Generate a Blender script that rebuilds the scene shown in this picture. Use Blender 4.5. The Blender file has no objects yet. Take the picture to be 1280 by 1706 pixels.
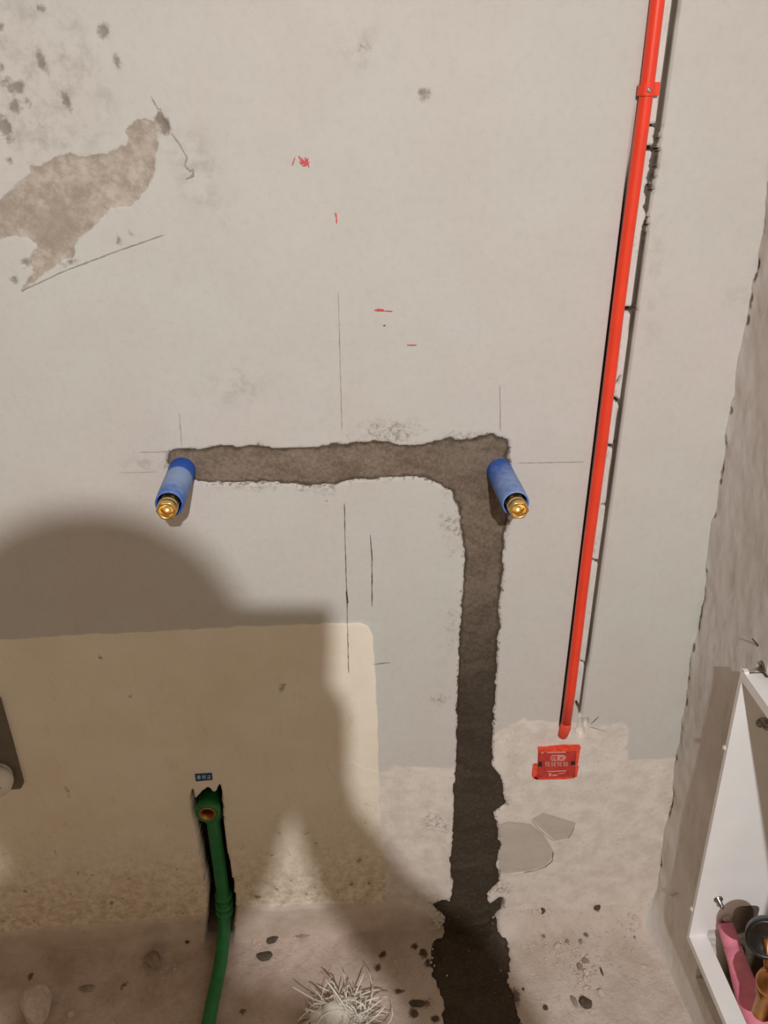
import bpy, bmesh, math, random
import numpy as np
from mathutils import Vector, Matrix

random.seed(7)
# ------------------------------------------------------------------ camera
CAM = np.array([0.0, -1.1, 1.49]); FPX = 1400.0
PITCH = math.radians(27.0); YAW = math.radians(3.6)
FWD = np.array([math.sin(YAW)*math.cos(PITCH), math.cos(YAW)*math.cos(PITCH), -math.sin(PITCH)])
RGT = np.array([math.cos(YAW), -math.sin(YAW), 0.0]); UPV = np.cross(RGT, FWD)
scene = bpy.context.scene
COL = scene.collection
cd = bpy.data.cameras.new('camera'); cam = bpy.data.objects.new('camera', cd); COL.objects.link(cam)
cd.sensor_fit = 'VERTICAL'; cd.sensor_height = 36.0; cd.lens = 36.0*FPX/1706.0; cd.clip_start = 0.01
M = Matrix.Identity(4)
for i in range(3):
    M[i][0] = RGT[i]; M[i][1] = UPV[i]; M[i][2] = -FWD[i]; M[i][3] = CAM[i]
cam.matrix_world = M
scene.camera = cam
# ------------------------------------------------------------------ world, lamp level, exposure
w = bpy.data.worlds.new('world'); scene.world = w; w.use_nodes = True
w.node_tree.nodes['Background'].inputs[0].default_value = (1.0, 0.80, 0.58, 1)      # warm ambient fill added to lift the shadows, through the room's open end
w.node_tree.nodes['Background'].inputs[1].default_value = 0.75
LAMP = (0.08, -2.2, 2.25); BULB_R = 0.019; BULB_POWER = 186.0
BULB_COLOR = (0.925, 0.938, 1.0)
vs = scene.view_settings
vs.view_transform = 'Standard'; vs.look = 'None'; vs.gamma = 1.0; vs.use_curve_mapping = False
vs.exposure = -0.10
scene.cycles.max_bounces = 6; scene.cycles.diffuse_bounces = 4; scene.cycles.glossy_bounces = 3

# ------------------------------------------------------------------ measuring helpers (photo pixel -> metres)
def ray(x, y): return FWD + RGT*((x-640)/FPX) - UPV*((y-853)/FPX)
def on_wall(x, y, Y=0.0):
    d = ray(x, y); return CAM + d*((Y-CAM[1])/d[1])
def on_floor(x, y, z=0.0):
    d = ray(x, y); return CAM + d*((z-CAM[2])/d[2])
def on_side(x, y, X):
    d = ray(x, y); return CAM + d*((X-CAM[0])/d[0])
def W(pts): return np.array([on_wall(*p)[[0, 2]] for p in pts])
def FL(pts): return np.array([on_floor(*p)[[0, 1]] for p in pts])

# ------------------------------------------------------------------ numpy helpers
def vnoise(x, y, scale, seed):
    r = np.random.RandomState(seed).rand(128, 128)
    x = x*scale+50.3; y = y*scale+37.7
    xi = np.floor(x).astype(int); yi = np.floor(y).astype(int)
    fx = x-xi; fy = y-yi
    fx = fx*fx*(3-2*fx); fy = fy*fy*(3-2*fy)
    a = r[xi % 128, yi % 128]; b = r[(xi+1) % 128, yi % 128]
    c = r[xi % 128, (yi+1) % 128]; d = r[(xi+1) % 128, (yi+1) % 128]
    return (a*(1-fx)+b*fx)*(1-fy)+(c*(1-fx)+d*fx)*fy-0.5
def fnoise(x, y, scale, seed, octs=4):
    s = 0; a = 1.0
    for i in range(octs):
        s = s+a*vnoise(x, y, scale*2**i, seed+i); a *= 0.5
    return s
def sdf(x, y, poly):                                  # positive inside, metres
    poly = np.asarray(poly); n = len(poly)
    d2 = np.full(x.shape, 1e9); ins = np.zeros(x.shape, bool)
    for i in range(n):
        ax, ay = poly[i]; bx, by = poly[(i+1) % n]
        ex, ey = bx-ax, by-ay; L = ex*ex+ey*ey+1e-12
        t = np.clip(((x-ax)*ex+(y-ay)*ey)/L, 0, 1)
        d2 = np.minimum(d2, (x-ax-t*ex)**2+(y-ay-t*ey)**2)
        c = (ay > y) != (by > y)
        with np.errstate(divide='ignore', invalid='ignore'):
            xi = ex*(y-ay)/(ey if abs(ey) > 1e-12 else 1e-12)+ax
        ins ^= c & (x < xi)
    d = np.sqrt(d2); return np.where(ins, d, -d)
def ell(x, y, cx, cy, rx, ry, rot=0.0):
    c, s = math.cos(rot), math.sin(rot); u = (x-cx)*c+(y-cy)*s; v = -(x-cx)*s+(y-cy)*c
    return (1-np.sqrt((u/rx)**2+(v/ry)**2))*min(rx, ry)
def smooth(a, b, v):
    t = np.clip((v-a)/(b-a), 0, 1); return t*t*(3-2*t)
def lines(a, b, step, extra=()):
    n = int(round((b-a)/step)); v = list(np.linspace(a, b, n+1))+list(extra)
    return np.array(sorted(set(round(q, 5) for q in v)))

# ------------------------------------------------------------------ object helpers
def link(o, parent=None):
    COL.objects.link(o)
    if parent is not None: o.parent = parent
    return o
def tag(o, label=None, cat=None, group=None, kind=None):
    if label: o['label'] = label
    if cat: o['category'] = cat
    if group: o['group'] = group
    if kind: o['kind'] = kind
    return o
def empty(name, loc, label=None, cat=None, group=None):
    o = bpy.data.objects.new(name, None); o.location = loc; o.empty_display_size = 0.02
    link(o); tag(o, label, cat, group); bpy.context.view_layer.update(); return o
def obj(name, bm, mat, parent=None, smooth_=True):
    """vertices in bm are world coordinates; parents sit at pure translations"""
    me = bpy.data.meshes.new(name)
    if smooth_:
        for f_ in bm.faces: f_.smooth = True
    bmesh.ops.recalc_face_normals(bm, faces=bm.faces)
    if parent is not None:
        p = Vector(parent.location)
        q = parent.parent
        while q is not None: p += Vector(q.location); q = q.parent
        bmesh.ops.translate(bm, verts=bm.verts, vec=-p)
    bm.to_mesh(me); bm.free()
    me.materials.append(mat)
    return link(bpy.data.objects.new(name, me), parent)
def base_at(o, loc):                                  # move a mesh thing's origin to loc, geometry unmoved
    o.data.transform(Matrix.Translation(-Vector(loc))); o.location = loc; return o
def grid(name, co, nu, nv, mat, attrs=None, keep=None, parent=None):
    me = bpy.data.meshes.new(name)
    idx = np.arange(nu*nv).reshape(nv, nu)
    q = np.stack([idx[:-1, :-1], idx[:-1, 1:], idx[1:, 1:], idx[1:, :-1]], -1).reshape(-1, 4)
    if keep is not None:
        q = q[keep.reshape(-1)[q].any(axis=1)]
        used = np.unique(q); mp = np.full(nu*nv, -1); mp[used] = np.arange(len(used)); q = mp[q]; co = co[used]
        attrs = {k: v.reshape(-1)[used] for k, v in (attrs or {}).items()}
    me.vertices.add(len(co)); me.vertices.foreach_set('co', co.astype(np.float32).ravel())
    me.loops.add(q.size); me.loops.foreach_set('vertex_index', q.ravel().astype(np.int32))
    me.polygons.add(len(q)); me.polygons.foreach_set('loop_start', np.arange(0, q.size, 4, dtype=np.int32))
    me.polygons.foreach_set('loop_total', np.full(len(q), 4, dtype=np.int32))
    me.update(calc_edges=True); me.validate()
    me.polygons.foreach_set('use_smooth', np.ones(len(me.polygons), bool))
    for k, v in (attrs or {}).items():
        me.attributes.new(k, 'FLOAT', 'POINT').data.foreach_set('value', v.astype(np.float32).ravel())
    me.materials.append(mat)
    return link(bpy.data.objects.new(name, me), parent)
def frame_for(d):
    d = Vector(d).normalized(); a = Vector((0, 0, 1)) if abs(d.z) < 0.9 else Vector((1, 0, 0))
    u = d.cross(a).normalized(); v = d.cross(u).normalized(); return d, u, v
def tube(bm, pts, rad, seg=16, cap=True):
    pts = [Vector(p) for p in pts]; n = len(pts)
    rad = rad if hasattr(rad, '__len__') else [rad]*n
    d, u, v = frame_for(pts[1]-pts[0]); rings = []
    for i, p in enumerate(pts):
        t = (pts[min(i+1, n-1)]-pts[max(i-1, 0)])
        t = t.normalized() if t.length > 1e-9 else d
        u = (u-t*u.dot(t)).normalized(); v = t.cross(u)
        rings.append([bm.verts.new(p+(u*math.cos(2*math.pi*k/seg)+v*math.sin(2*math.pi*k/seg))*rad[i]) for k in range(seg)])
    for a, b in zip(rings, rings[1:]):
        for k in range(seg): bm.faces.new((a[k], a[(k+1) % seg], b[(k+1) % seg], b[k]))
    if cap: bm.faces.new(rings[0][::-1]); bm.faces.new(rings[-1])
def lathe(bm, o, d, prof, seg=28, rot=0.0, hexes=()):
    """prof: list of (distance along d, radius); hexes: indices drawn six sided"""
    o = Vector(o); d, u, v = frame_for(d); rings = []
    for i, (h, r) in enumerate(prof):
        ring = []
        for k in range(seg):
            a = 2*math.pi*k/seg+rot; rr = r
            if i in hexes:
                m = (a % (math.pi/3))-math.pi/6; rr = r*math.cos(math.pi/6)/math.cos(m)
            ring.append(bm.verts.new(o+d*h+(u*math.cos(a)+v*math.sin(a))*rr))
        rings.append(ring)
    for a, b in zip(rings, rings[1:]):
        for k in range(seg): bm.faces.new((a[k], a[(k+1) % seg], b[(k+1) % seg], b[k]))
    return rings
def box(bm, lo, hi, bev=0.0):
    r = bmesh.ops.create_cube(bm, size=1.0)
    c = (Vector(lo)+Vector(hi))/2; s = Vector(hi)-Vector(lo)
    for vtx in r['verts']: vtx.co = Vector((vtx.co.x*s.x, vtx.co.y*s.y, vtx.co.z*s.z))+c
    if bev:
        es = list({e for vtx in r['verts'] for e in vtx.link_edges})
        bmesh.ops.bevel(bm, geom=es, offset=bev, segments=2, affect='EDGES', profile=0.5)
def prism(bm, poly, to3, d):
    """poly: 2D outline, to3(u,v)->Vector, d: thickness vector"""
    a = [bm.verts.new(to3(*p)) for p in poly]; b = [bm.verts.new(Vector(to3(*p))+Vector(d)) for p in poly]
    n = len(a); bm.faces.new(a); bm.faces.new(b[::-1])
    for i in range(n): bm.faces.new((a[i], b[i], b[(i+1) % n], a[(i+1) % n]))
def BM(): return bmesh.new()

# ------------------------------------------------------------------ material helpers
def lin(r, g, b):
    f_ = lambda c: (c/255/12.92) if c/255 <= 0.04045 else ((c/255+0.055)/1.055)**2.4
    return (f_(r), f_(g), f_(b), 1.0)
class Mat:
    def __init__(s, name, rough=0.8, metal=0.0, spec=0.3):
        s.m = bpy.data.materials.new(name); s.m.use_nodes = True
        s.t = s.m.node_tree; s.b = s.t.nodes['Principled BSDF']
        s.b.inputs['Roughness'].default_value = rough; s.b.inputs['Metallic'].default_value = metal
        s.b.inputs['Specular IOR Level'].default_value = spec
        s.tc = s.t.nodes.new('ShaderNodeTexCoord').outputs['Object']
    def put(s, sock, v):
        if hasattr(v, 'is_output') or isinstance(v, bpy.types.NodeSocket): s.t.links.new(v, sock)
        elif sock.type == 'RGBA': sock.default_value = v if len(v) == 4 else (*v, 1)
        else: sock.default_value = v
    def noise(s, scale, detail=4, rough=0.6, dist=0.0, vec=None, stretch=None):
        n = s.t.nodes.new('ShaderNodeTexNoise'); n.inputs['Scale'].default_value = scale
        n.inputs['Detail'].default_value = min(detail, 5); n.inputs['Roughness'].default_value = rough
        n.inputs['Distortion'].default_value = dist
        v = vec or s.tc
        if stretch:
            mp = s.t.nodes.new('ShaderNodeMapping'); mp.inputs['Scale'].default_value = stretch; s.t.links.new(v, mp.inputs[0]); v = mp.outputs[0]
        s.t.links.new(v, n.inputs['Vector']); return n.outputs['Fac']
    def attr(s, name):
        n = s.t.nodes.new('ShaderNodeAttribute'); n.attribute_name = name; return n.outputs['Fac']
    def math(s, op, a, b=0.0):
        n = s.t.nodes.new('ShaderNodeMath'); n.operation = op; s.put(n.inputs[0], a); s.put(n.inputs[1], b); return n.outputs[0]
    def rng(s, v, a, b, c=0.0, d=1.0):
        n = s.t.nodes.new('ShaderNodeMapRange'); n.interpolation_type = 'SMOOTHSTEP'
        s.put(n.inputs['Value'], v)
        for k, q in zip(('From Min', 'From Max', 'To Min', 'To Max'), (a, b, c, d)): n.inputs[k].default_value = q
        return n.outputs[0]
    def mix(s, f_, a, b):
        n = s.t.nodes.new('ShaderNodeMix'); n.data_type = 'RGBA'
        s.put(n.inputs['Factor'], f_); s.put(n.inputs[6], a); s.put(n.inputs[7], b); return n.outputs[2]
    def edge(s, name, amp, scale, wdt, detail=5):       # crisp ragged mask from a distance attribute
        n = s.math('MULTIPLY', s.math('SUBTRACT', s.noise(scale, detail), 0.5), amp)
        return s.rng(s.math('ADD', s.attr(name), n), -wdt, wdt)
    def color(s, c): s.put(s.b.inputs['Base Color'], c); return s
    def bump(s, h, strength, dist):
        n = s.t.nodes.new('ShaderNodeBump'); n.inputs['Strength'].default_value = strength; n.inputs['Distance'].default_value = dist
        s.put(n.inputs['Height'], h); s.t.links.new(n.outputs[0], s.b.inputs['Normal']); return s
def plain(name, c, rough=0.6, metal=0.0, var=0.12, scale=60, spec=0.3, bump=0.0):
    m = Mat(name, rough, metal, spec); n = m.noise(scale)
    d = tuple(q*(1-var) for q in c[:3]); l = tuple(min(1, q*(1+var)) for q in c[:3])
    m.color(m.mix(m.rng(n, 0.3, 0.7), (*d, 1), (*l, 1)))
    if bump: m.bump(n, 0.6, bump)
    return m.m
# ------------------------------------------------------------------ materials
PLASTER = lin(207, 202, 190)
def wall_material():
    m = Mat('aged_plaster', 0.88, 0, 0.15)
    big = m.rng(m.noise(2.2, 3), 0.35, 0.65); mid = m.rng(m.noise(9, 5), 0.35, 0.7); fine = m.noise(90, 4)
    c = m.mix(big, lin(203, 201, 188), lin(208, 199, 189))
    c = m.mix(m.math('MULTIPLY', mid, 0.45), c, lin(199, 192, 179))
    c = m.mix(m.math('MULTIPLY', m.rng(fine, 0.45, 0.75), 0.16), c, lin(176, 168, 154))
    # grey scuffs
    sc = m.math('MULTIPLY', m.rng(m.attr('scuff'), 0.0, 0.05), m.rng(m.noise(38, 6, 0.7), 0.42, 0.72))
    c = m.mix(m.math('MULTIPLY', sc, 0.6), c, lin(158, 152, 136))
    # lower rough render
    low = m.edge('lower', 0.012, 40, 0.004)
    lowc = m.mix(m.rng(m.noise(28, 5, 0.65), 0.35, 0.68), lin(232, 221, 207), lin(216, 203, 187))
    lowc = m.mix(m.math('MULTIPLY', m.rng(m.noise(130, 3), 0.58, 0.7), 0.3), lowc, lin(172, 154, 136))
    c = m.mix(low, c, lowc)
    # yellowish coat
    coat = m.edge('coat', 0.008, 30, 0.0012)
    cc = m.mix(m.rng(m.noise(7, 5, 0.6), 0.35, 0.7), lin(243, 232, 210), lin(236, 222, 197))
    cc = m.mix(m.math('MULTIPLY', m.rng(m.noise(36, 5, 0.7, stretch=(1, 1, 0.45)), 0.55, 0.72), 0.22), cc, lin(204, 182, 148))
    cr = m.rng(m.attr('coarse'), -0.08, 0.26, 0.0, 0.9)
    cc = m.mix(m.math('MULTIPLY', cr, m.rng(m.noise(60, 6, 0.75), 0.32, 0.72)), cc, lin(190, 162, 132))
    spk = m.math('MULTIPLY', m.rng(m.attr('coarse'), -0.12, 0.20), m.rng(m.noise(62, 2, 0.5), 0.66, 0.72))
    cc = m.mix(m.math('MULTIPLY', spk, 0.7), cc, lin(124, 98, 74))
    c = m.mix(coat, c, cc)
    # pinkish base band near the floor
    c = m.mix(m.math('MULTIPLY', m.edge('skirt', 0.01, 40, 0.003), 0.85), c, m.mix(m.rng(m.noise(20, 5), 0.35, 0.7), lin(212, 195, 178), lin(194, 174, 157)))
    # smooth grey filler slabs
    c = m.mix(m.edge('filler', 0.002, 60, 0.0006), c, m.mix(m.rng(m.noise(18, 3), .3, .7), lin(192, 180, 163), lin(198, 187, 171)))
    # peeled brown area, dark pits
    peel = m.edge('peel', 0.009, 120, 0.0014, 6)
    pc = m.mix(m.rng(m.noise(34, 7, 0.75), 0.36, 0.66), lin(164, 150, 133), lin(198, 185, 169))
    pc = m.mix(m.math('MULTIPLY', m.rng(m.noise(13, 4, .65), .5, .66), 0.6), pc, lin(156, 140, 124))
    c = m.mix(peel, c, pc)
    c = m.mix(m.math('MULTIPLY', m.edge('pits', 0.017, 120, 0.003, 6), 0.7), c, lin(120, 111, 96))
    # mortar smeared beside the filled channel
    sm = m.math('ADD', m.attr('mortar'), m.math('MULTIPLY', m.math('SUBTRACT', m.noise(110, 6, 0.75), 0.53), 0.05))
    c = m.mix(m.math('MULTIPLY', m.rng(sm, -0.0025, 0.001), 0.85), c, lin(128, 112, 95))
    sm2 = m.math('MULTIPLY', m.rng(m.math('ADD', m.attr('smear'), m.math('MULTIPLY', m.math('SUBTRACT', m.noise(38, 4), 0.5), 0.05)), -0.002, 0.014), m.rng(m.noise(130, 6, 0.75), 0.45, 0.60))
    c = m.mix(m.math('MULTIPLY', sm2, 0.62), c, lin(126, 112, 95))
    # brown saw cuts, groove shade added to the colour; dark in the pipe chase
    ck = m.math('MULTIPLY', m.attr('chalk'), m.rng(m.noise(70, 5, .7, stretch=(1, 1, .4)), .3, .6))
    c = m.mix(m.math('MULTIPLY', ck, 0.6), c, lin(226, 218, 208))
    c = m.mix(m.math('MULTIPLY', m.attr('chalk'), m.rng(m.noise(90, 4, .7, stretch=(1.6, 1, .5)), .58, .66, 0, .45)), c, lin(150, 140, 134))
    c = m.mix(m.rng(m.attr('cut'), 0.2, 0.6), c, lin(106, 92, 80))
    c = m.mix(m.rng(m.attr('cutdark'), 0.2, 0.6), c, lin(70, 60, 52))  # left cut and cross cuts darkest, their depth shade painted in
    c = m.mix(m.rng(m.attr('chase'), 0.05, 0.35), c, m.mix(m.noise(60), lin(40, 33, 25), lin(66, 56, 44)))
    m.color(c)
    h = m.math('ADD', m.math('MULTIPLY', m.noise(14, 6, 0.6), 1.0), m.math('MULTIPLY', m.noise(160, 4), 0.16))
    h = m.math('ADD', h, m.math('MULTIPLY', m.math('MULTIPLY', low, m.noise(60, 6, 0.7)), 0.55))
    h = m.math('ADD', h, m.math('MULTIPLY', peel, -0.3))
    m.bump(h, 0.5, 0.004)
    return m.m
def mortar_material():
    m = Mat('damp_mortar', 0.8, 0, 0.25)
    sep = m.t.nodes.new('ShaderNodeSeparateXYZ'); m.t.links.new(m.tc, sep.inputs[0])
    n = m.math('ADD', m.math('MULTIPLY', m.noise(190, 5, 0.7), 0.6), m.math('MULTIPLY', m.noise(16, 4, 0.6, 1.2, stretch=(.5, 1, 1)), 0.4))
    dry = m.mix(m.rng(n, 0.36, 0.64), lin(112, 96, 79), lin(144, 128, 110))
    wet = m.mix(m.rng(n, 0.36, 0.64), lin(62, 52, 41), lin(82, 71, 57))
    damp = m.rng(m.attr('damp'), 0.0, 1.0)
    c = m.mix(damp, dry, wet)
    rim = m.math('ADD', m.attr('mortar'), m.math('MULTIPLY', m.math('SUBTRACT', m.noise(50, 5), 0.5), 0.012))
    c = m.mix(m.rng(rim, 0.001, 0.006, 0.65, 0.0), c, lin(62, 50, 38))
    c = m.mix(m.math('MULTIPLY', m.attr('gritty'), m.rng(m.noise(150, 2), 0.71, 0.75)), c, lin(176, 164, 146))
    m.color(c); m.bump(m.math('ADD', m.noise(45, 6, 0.65), m.math('MULTIPLY', m.noise(220, 3), 0.3)), 0.6, 0.003)
    return m.m
def floor_material():
    m = Mat('dusty_screed', 0.9, 0, 0.15)
    c = m.mix(m.rng(m.noise(8, 6, 0.65), 0.35, 0.68), lin(216, 201, 186), lin(198, 181, 164))
    c = m.mix(m.rng(m.attr('left'), 0.0, 0.16), c, m.mix(m.rng(m.noise(13, 6, 0.65), .35, .68), lin(212, 192, 176), lin(190, 168, 151)))
    c = m.mix(m.math('MULTIPLY', m.rng(m.noise(85, 4, 0.7), 0.55, 0.72), 0.4), c, lin(150, 130, 113))
    c = m.mix(m.math('MULTIPLY', m.edge('blot', 0.022, 110, 0.003), 0.8), c, lin(84, 66, 52))
    c = m.mix(m.math('MULTIPLY', m.rng(m.math('ADD', m.attr('mortar'), m.math('MULTIPLY', m.math('SUBTRACT', m.noise(70, 7, .75), .62), .05)), -.004, .001), 0.9), c, lin(70, 56, 44))
    m.color(c)
    m.bump(m.math('ADD', m.noise(30, 7, 0.7), m.math('MULTIPLY', m.noise(140, 4), 0.3)), 0.8, 0.006)
    return m.m
def side_material():
    m = Mat('raw_render', 0.85, 0, 0.2)
    c = m.mix(m.rng(m.noise(6, 5, 0.6), 0.35, 0.68), lin(234, 229, 221), lin(218, 211, 200))
    c = m.mix(m.math('MULTIPLY', m.rng(m.noise(40, 5, .7, stretch=(1, 1, .35)), .5, .72), .4), c, lin(178, 167, 152))
    c = m.mix(m.rng(m.attr('niche'), 0.15, 0.5), c, lin(104, 92, 78))  # niche interior painted darker to stand in for the shade inside
    c = m.mix(m.math('MULTIPLY', m.edge('pits', 0.004, 160, 0.0012, 5), 0.8), c, lin(92, 82, 68))
    m.color(c)
    h = m.math('ADD', m.noise(10, 6, .6, stretch=(1, 1, .4)), m.math('MULTIPLY', m.noise(70, 5, .7, stretch=(1, 1, .6)), .35))
    m.bump(h, 0.32, 0.005); return m.m
M_WALL = wall_material(); M_MORTAR = mortar_material(); M_FLOOR = floor_material(); M_SIDE = side_material()
M_ROOM = plain('warm_plaster', lin(196, 174, 142), 0.9, var=0.06, scale=5)
M_RED = plain('red_conduit', lin(246, 70, 42), 0.32, var=0.05, scale=25, spec=0.5)
M_REDPAINT = plain('red_paint', lin(240, 84, 58), 0.55, var=0.22, scale=160)
M_REDCARD = plain('red_card', lin(192, 62, 52), 0.5, var=0.2, scale=120)
M_WHITEINK = plain('pale_print', lin(220, 158, 142), 0.7, var=0.1, scale=300)
M_BLUE = None
def blue_material():
    m = Mat('dusty_blue_sleeve', 0.6, 0, 0.3)
    d = m.math('ADD', m.attr('dust'), m.math('MULTIPLY', m.math('SUBTRACT', m.noise(60, 6, .7), .5), 1.1))
    c = m.mix(m.rng(d, 0.05, 1.1), lin(44, 92, 184), lin(146, 168, 204)); m.color(c); m.bump(m.noise(110, 4), .3, .002); return m.m
M_BLUE = blue_material()
M_BLUEIN = plain('dark_blue_lining', lin(18, 44, 120), 0.7)
M_BRASS = plain('brass', lin(236, 200, 128), 0.34, 1.0, var=0.08, scale=80)
M_COPPER = plain('dull_brass', lin(190, 134, 78), 0.4, 1.0, var=0.12, scale=60)
M_GREEN = plain('green_pipe', lin(38, 122, 66), 0.4, var=0.12, scale=50, spec=0.45)
M_PENCIL = plain('pencil', lin(166, 158, 146), 0.9, var=0.2, scale=200)
M_DARKLINE = plain('dark_scratch', lin(98, 90, 78), 0.9, var=0.3, scale=200)
M_INK = plain('red_ink', lin(216, 92, 90), 0.8, var=0.2, scale=300)
M_WHITE = plain('white_enamel', lin(249, 246, 239), 0.45, var=0.03, scale=12, spec=0.5)
M_STEEL = plain('zinc_steel', lin(170, 166, 158), 0.35, 1.0)
M_BLACK = plain('black_plastic', lin(30, 28, 26), 0.35, spec=0.5)
M_PINK = plain('pink_sleeve', lin(238, 142, 160), 0.6, var=0.1, scale=40, bump=.002)
M_GREYBOARD = plain('grey_board', lin(112, 103, 90), 0.7, var=0.1, scale=30)
M_PVC = plain('white_pvc', lin(222, 214, 202), 0.45, var=0.03)
M_CHIPD = plain('dark_chip', lin(92, 80, 66), 0.9, var=0.25, scale=120, bump=.003)
M_CHIPM = plain('grey_chip', lin(158, 140, 122), 0.9, var=0.2, scale=120, bump=.003)
M_CHIPL = plain('pale_chip', lin(212, 194, 178), 0.9, var=0.12, scale=120, bump=.003)
M_STRAND = plain('white_strand', lin(244, 238, 224), 0.5, var=0.1, scale=60)
M_LABELB = plain('blue_label', lin(44, 74, 122), 0.5)
M_LABELW = plain('label_print', lin(176, 190, 206), 0.6)
M_DARKMETAL = plain('dark_wire', lin(70, 62, 54), 0.5)

# ------------------------------------------------------------------ back wall
MORTAR_PX = [(283,752),(300,751),(330,750),(360,745),(400,746),(430,744),(460,748),(500,747),(545,745),(562,740),(580,743),(600,737),(635,737),(655,741),(690,745),(720,740),(750,731),(770,735),(800,729),(822,725),(845,736),(849,748),(844,762),(851,776),(848,800),(847,860),(839,900),(838,950),(832,1000),(831,1060),(827,1120),(823,1180),(820,1240),(822,1280),(836,1302),(843,1340),(822,1355),(829,1380),(833,1410),(827,1440),(832,1470),(810,1492),(816,1506),(836,1494),(842,1502),(836,1522),(818,1530),(828,1560),(840,1600),(722,1600),(735,1560),(742,1530),(722,1508),(738,1500),(751,1504),(756,1480),(751,1430),(757,1380),(758,1320),(762,1250),(762,1180),(766,1100),(768,1030),(775,960),(776,930),(770,900),(768,870),(764,840),(752,820),(735,807),(710,797),(690,793),(640,797),(590,800),(560,806),(520,808),(480,806),(440,803),(400,806),(330,803),(290,800),(277,770)]
PEEL_PX = [(-60,360),(0,335),(25,310),(52,292),(50,276),(58,278),(70,277),(100,258),(120,257),(150,260),(190,248),(212,240),(216,228),(206,219),(225,203),(240,196),(258,200),(262,188),(268,180),(274,198),(284,212),(282,223),(262,222),(263,254),(256,256),(255,290),(243,318),(220,336),(218,343),(205,347),(186,346),(178,354),(160,372),(130,395),(122,420),(122,430),(108,432),(80,452),(36,484),(56,454),(48,430),(62,410),(50,400),(25,393),(0,396),(-60,400)]
COAT_PX = [(-200,1082),(0,1066),(120,1057),(250,1052),(380,1044),(555,1038),(600,1037),(614,1042),(622,1060),(625,1120),(629,1200),(630,1274),(632,1340),(640,1420),(650,1600),(-200,1660)]
LOWER_PX = [(630,1276),(758,1274),(800,1262),(822,1230),(870,1195),(935,1215),(1045,1215),(1055,1262),(1100,1262),(1160,1262),(1160,1800),(560,1800),(560,1276)]
FILL1_PX = [(826,1375),(850,1370),(884,1374),(905,1390),(922,1418),(918,1434),(908,1444),(880,1452),(832,1456)]
FILL2_PX = [(886,1366),(905,1355),(960,1372),(950,1396),(925,1402)]
CHASE_PX = [(319,1330),(321,1316),(326,1332),(331,1326),(335,1320),(345,1312),(356,1320),(362,1316),(366,1305),(370,1330),(372,1372),(375,1400),(384,1450),(391,1490),(393,1515),(388,1560),(385,1590),(384,1640),(336,1640),(340,1590),(346,1530),(347,1490),(341,1460),(331,1410),(325,1370)]
poly_mortar = W(MORTAR_PX); poly_peel = W(PEEL_PX); poly_coat = W(COAT_PX)
poly_lower = W(LOWER_PX); poly_chase = W(CHASE_PX)

xs = np.concatenate([np.arange(-2.5, -0.85, 0.05), lines(-0.85, 0.345, 0.003), lines(0.348, 0.43, 0.0016), lines(0.433, 0.66, 0.003)])
zs = np.concatenate([lines(-0.04, 1.70, 0.003), np.arange(1.74, 2.80, 0.05)])
X, Z = np.meshgrid(xs, zs)
nz = fnoise(X, Z, 60, 3)
s_mortar = sdf(X, Z, poly_mortar)+fnoise(X, Z, 90, 11, 3)*0.004
s_peel = sdf(X, Z, poly_peel)+fnoise(X, Z, 70, 21, 4)*0.004
s_coat = sdf(X, Z, poly_coat)
s_lower = sdf(X, Z, poly_lower)+fnoise(X, Z, 14, 31, 4)*0.03
s_fill = np.maximum(sdf(X, Z, W(FILL1_PX)), sdf(X, Z, W(FILL2_PX)))
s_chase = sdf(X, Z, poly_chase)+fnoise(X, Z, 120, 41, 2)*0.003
skirt_line = np.interp(X, [-0.7, -0.30, -0.1, 0.10, 0.15, 0.19], [0.062, 0.078, 0.100, 0.085, 0.06, -0.02])
s_skirt = skirt_line-Z+fnoise(X, Z, 20, 51, 3)*0.012
# saw cuts beside the conduit: the wide one on the right, a narrow one hidden behind the conduit, cross cuts between
wob = fnoise(X*0, Z, 9, 61, 3)*0.0022
rough_cut = smooth(1.30, 1.34, Z)*(1-smooth(1.41, 1.46, Z))
cutw = 0.0044+0.0007*smooth(1.2, 1.6, Z)-0.0012*(1-smooth(0.53, 0.75, Z))
c_r = smooth(-0.0004, 0.0012, cutw-np.abs(X-0.4055-wob)+rough_cut*fnoise(X, Z, 160, 62, 3)*0.006)*smooth(0.524, 0.53, Z)
c_l = smooth(-0.0004, 0.0012, 0.0024-np.abs(X-0.3738-wob*0.3))*smooth(0.50, 0.505, Z)*(1-smooth(1.25, 1.5, Z))
ticks = np.zeros_like(X)
for (pa, pb, hw) in [((1080,247),(1097,250),.0022),((1085,208),(1099,212),.001),((1042,516),(1060,517),.003),((1024,664),(1036,674),.0016),((1012,743),(1028,744),.002),((1003,842),(1016,839),.0008),((988,934),(1002,938),.0014),((964,1101),(976,1106),.001),((1028,640),(1034,628),.0008),((960,1170),(966,1182),.001)]:
    (ax, az), (bx, bz) = W([pa, pb]); t = np.clip(((X-ax)*(bx-ax)+(Z-az)*(bz-az))/((bx-ax)**2+(bz-az)**2), 0, 1)
    dd = np.hypot(X-ax-t*(bx-ax), Z-az-t*(bz-az)); ticks = np.maximum(ticks, smooth(-0.0008, 0.0008, hw+0.0006-dd))
chip = smooth(0, 0.004, np.maximum(ell(X, Z, *on_wall(977, 1204)[[0, 2]], 0.006, 0.012), sdf(X, Z, W([(962,1196),(975,1192),(978,1225),(966,1232),(955,1222)]))+fnoise(X, Z, 110, 63, 2)*0.003-0.003))
cut = np.clip(c_r+c_l+ticks*0.8, 0, 1); cutdark = np.clip(c_l+ticks*smooth(0.3, 0.8, ticks)*0.9, 0, 1)
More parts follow.
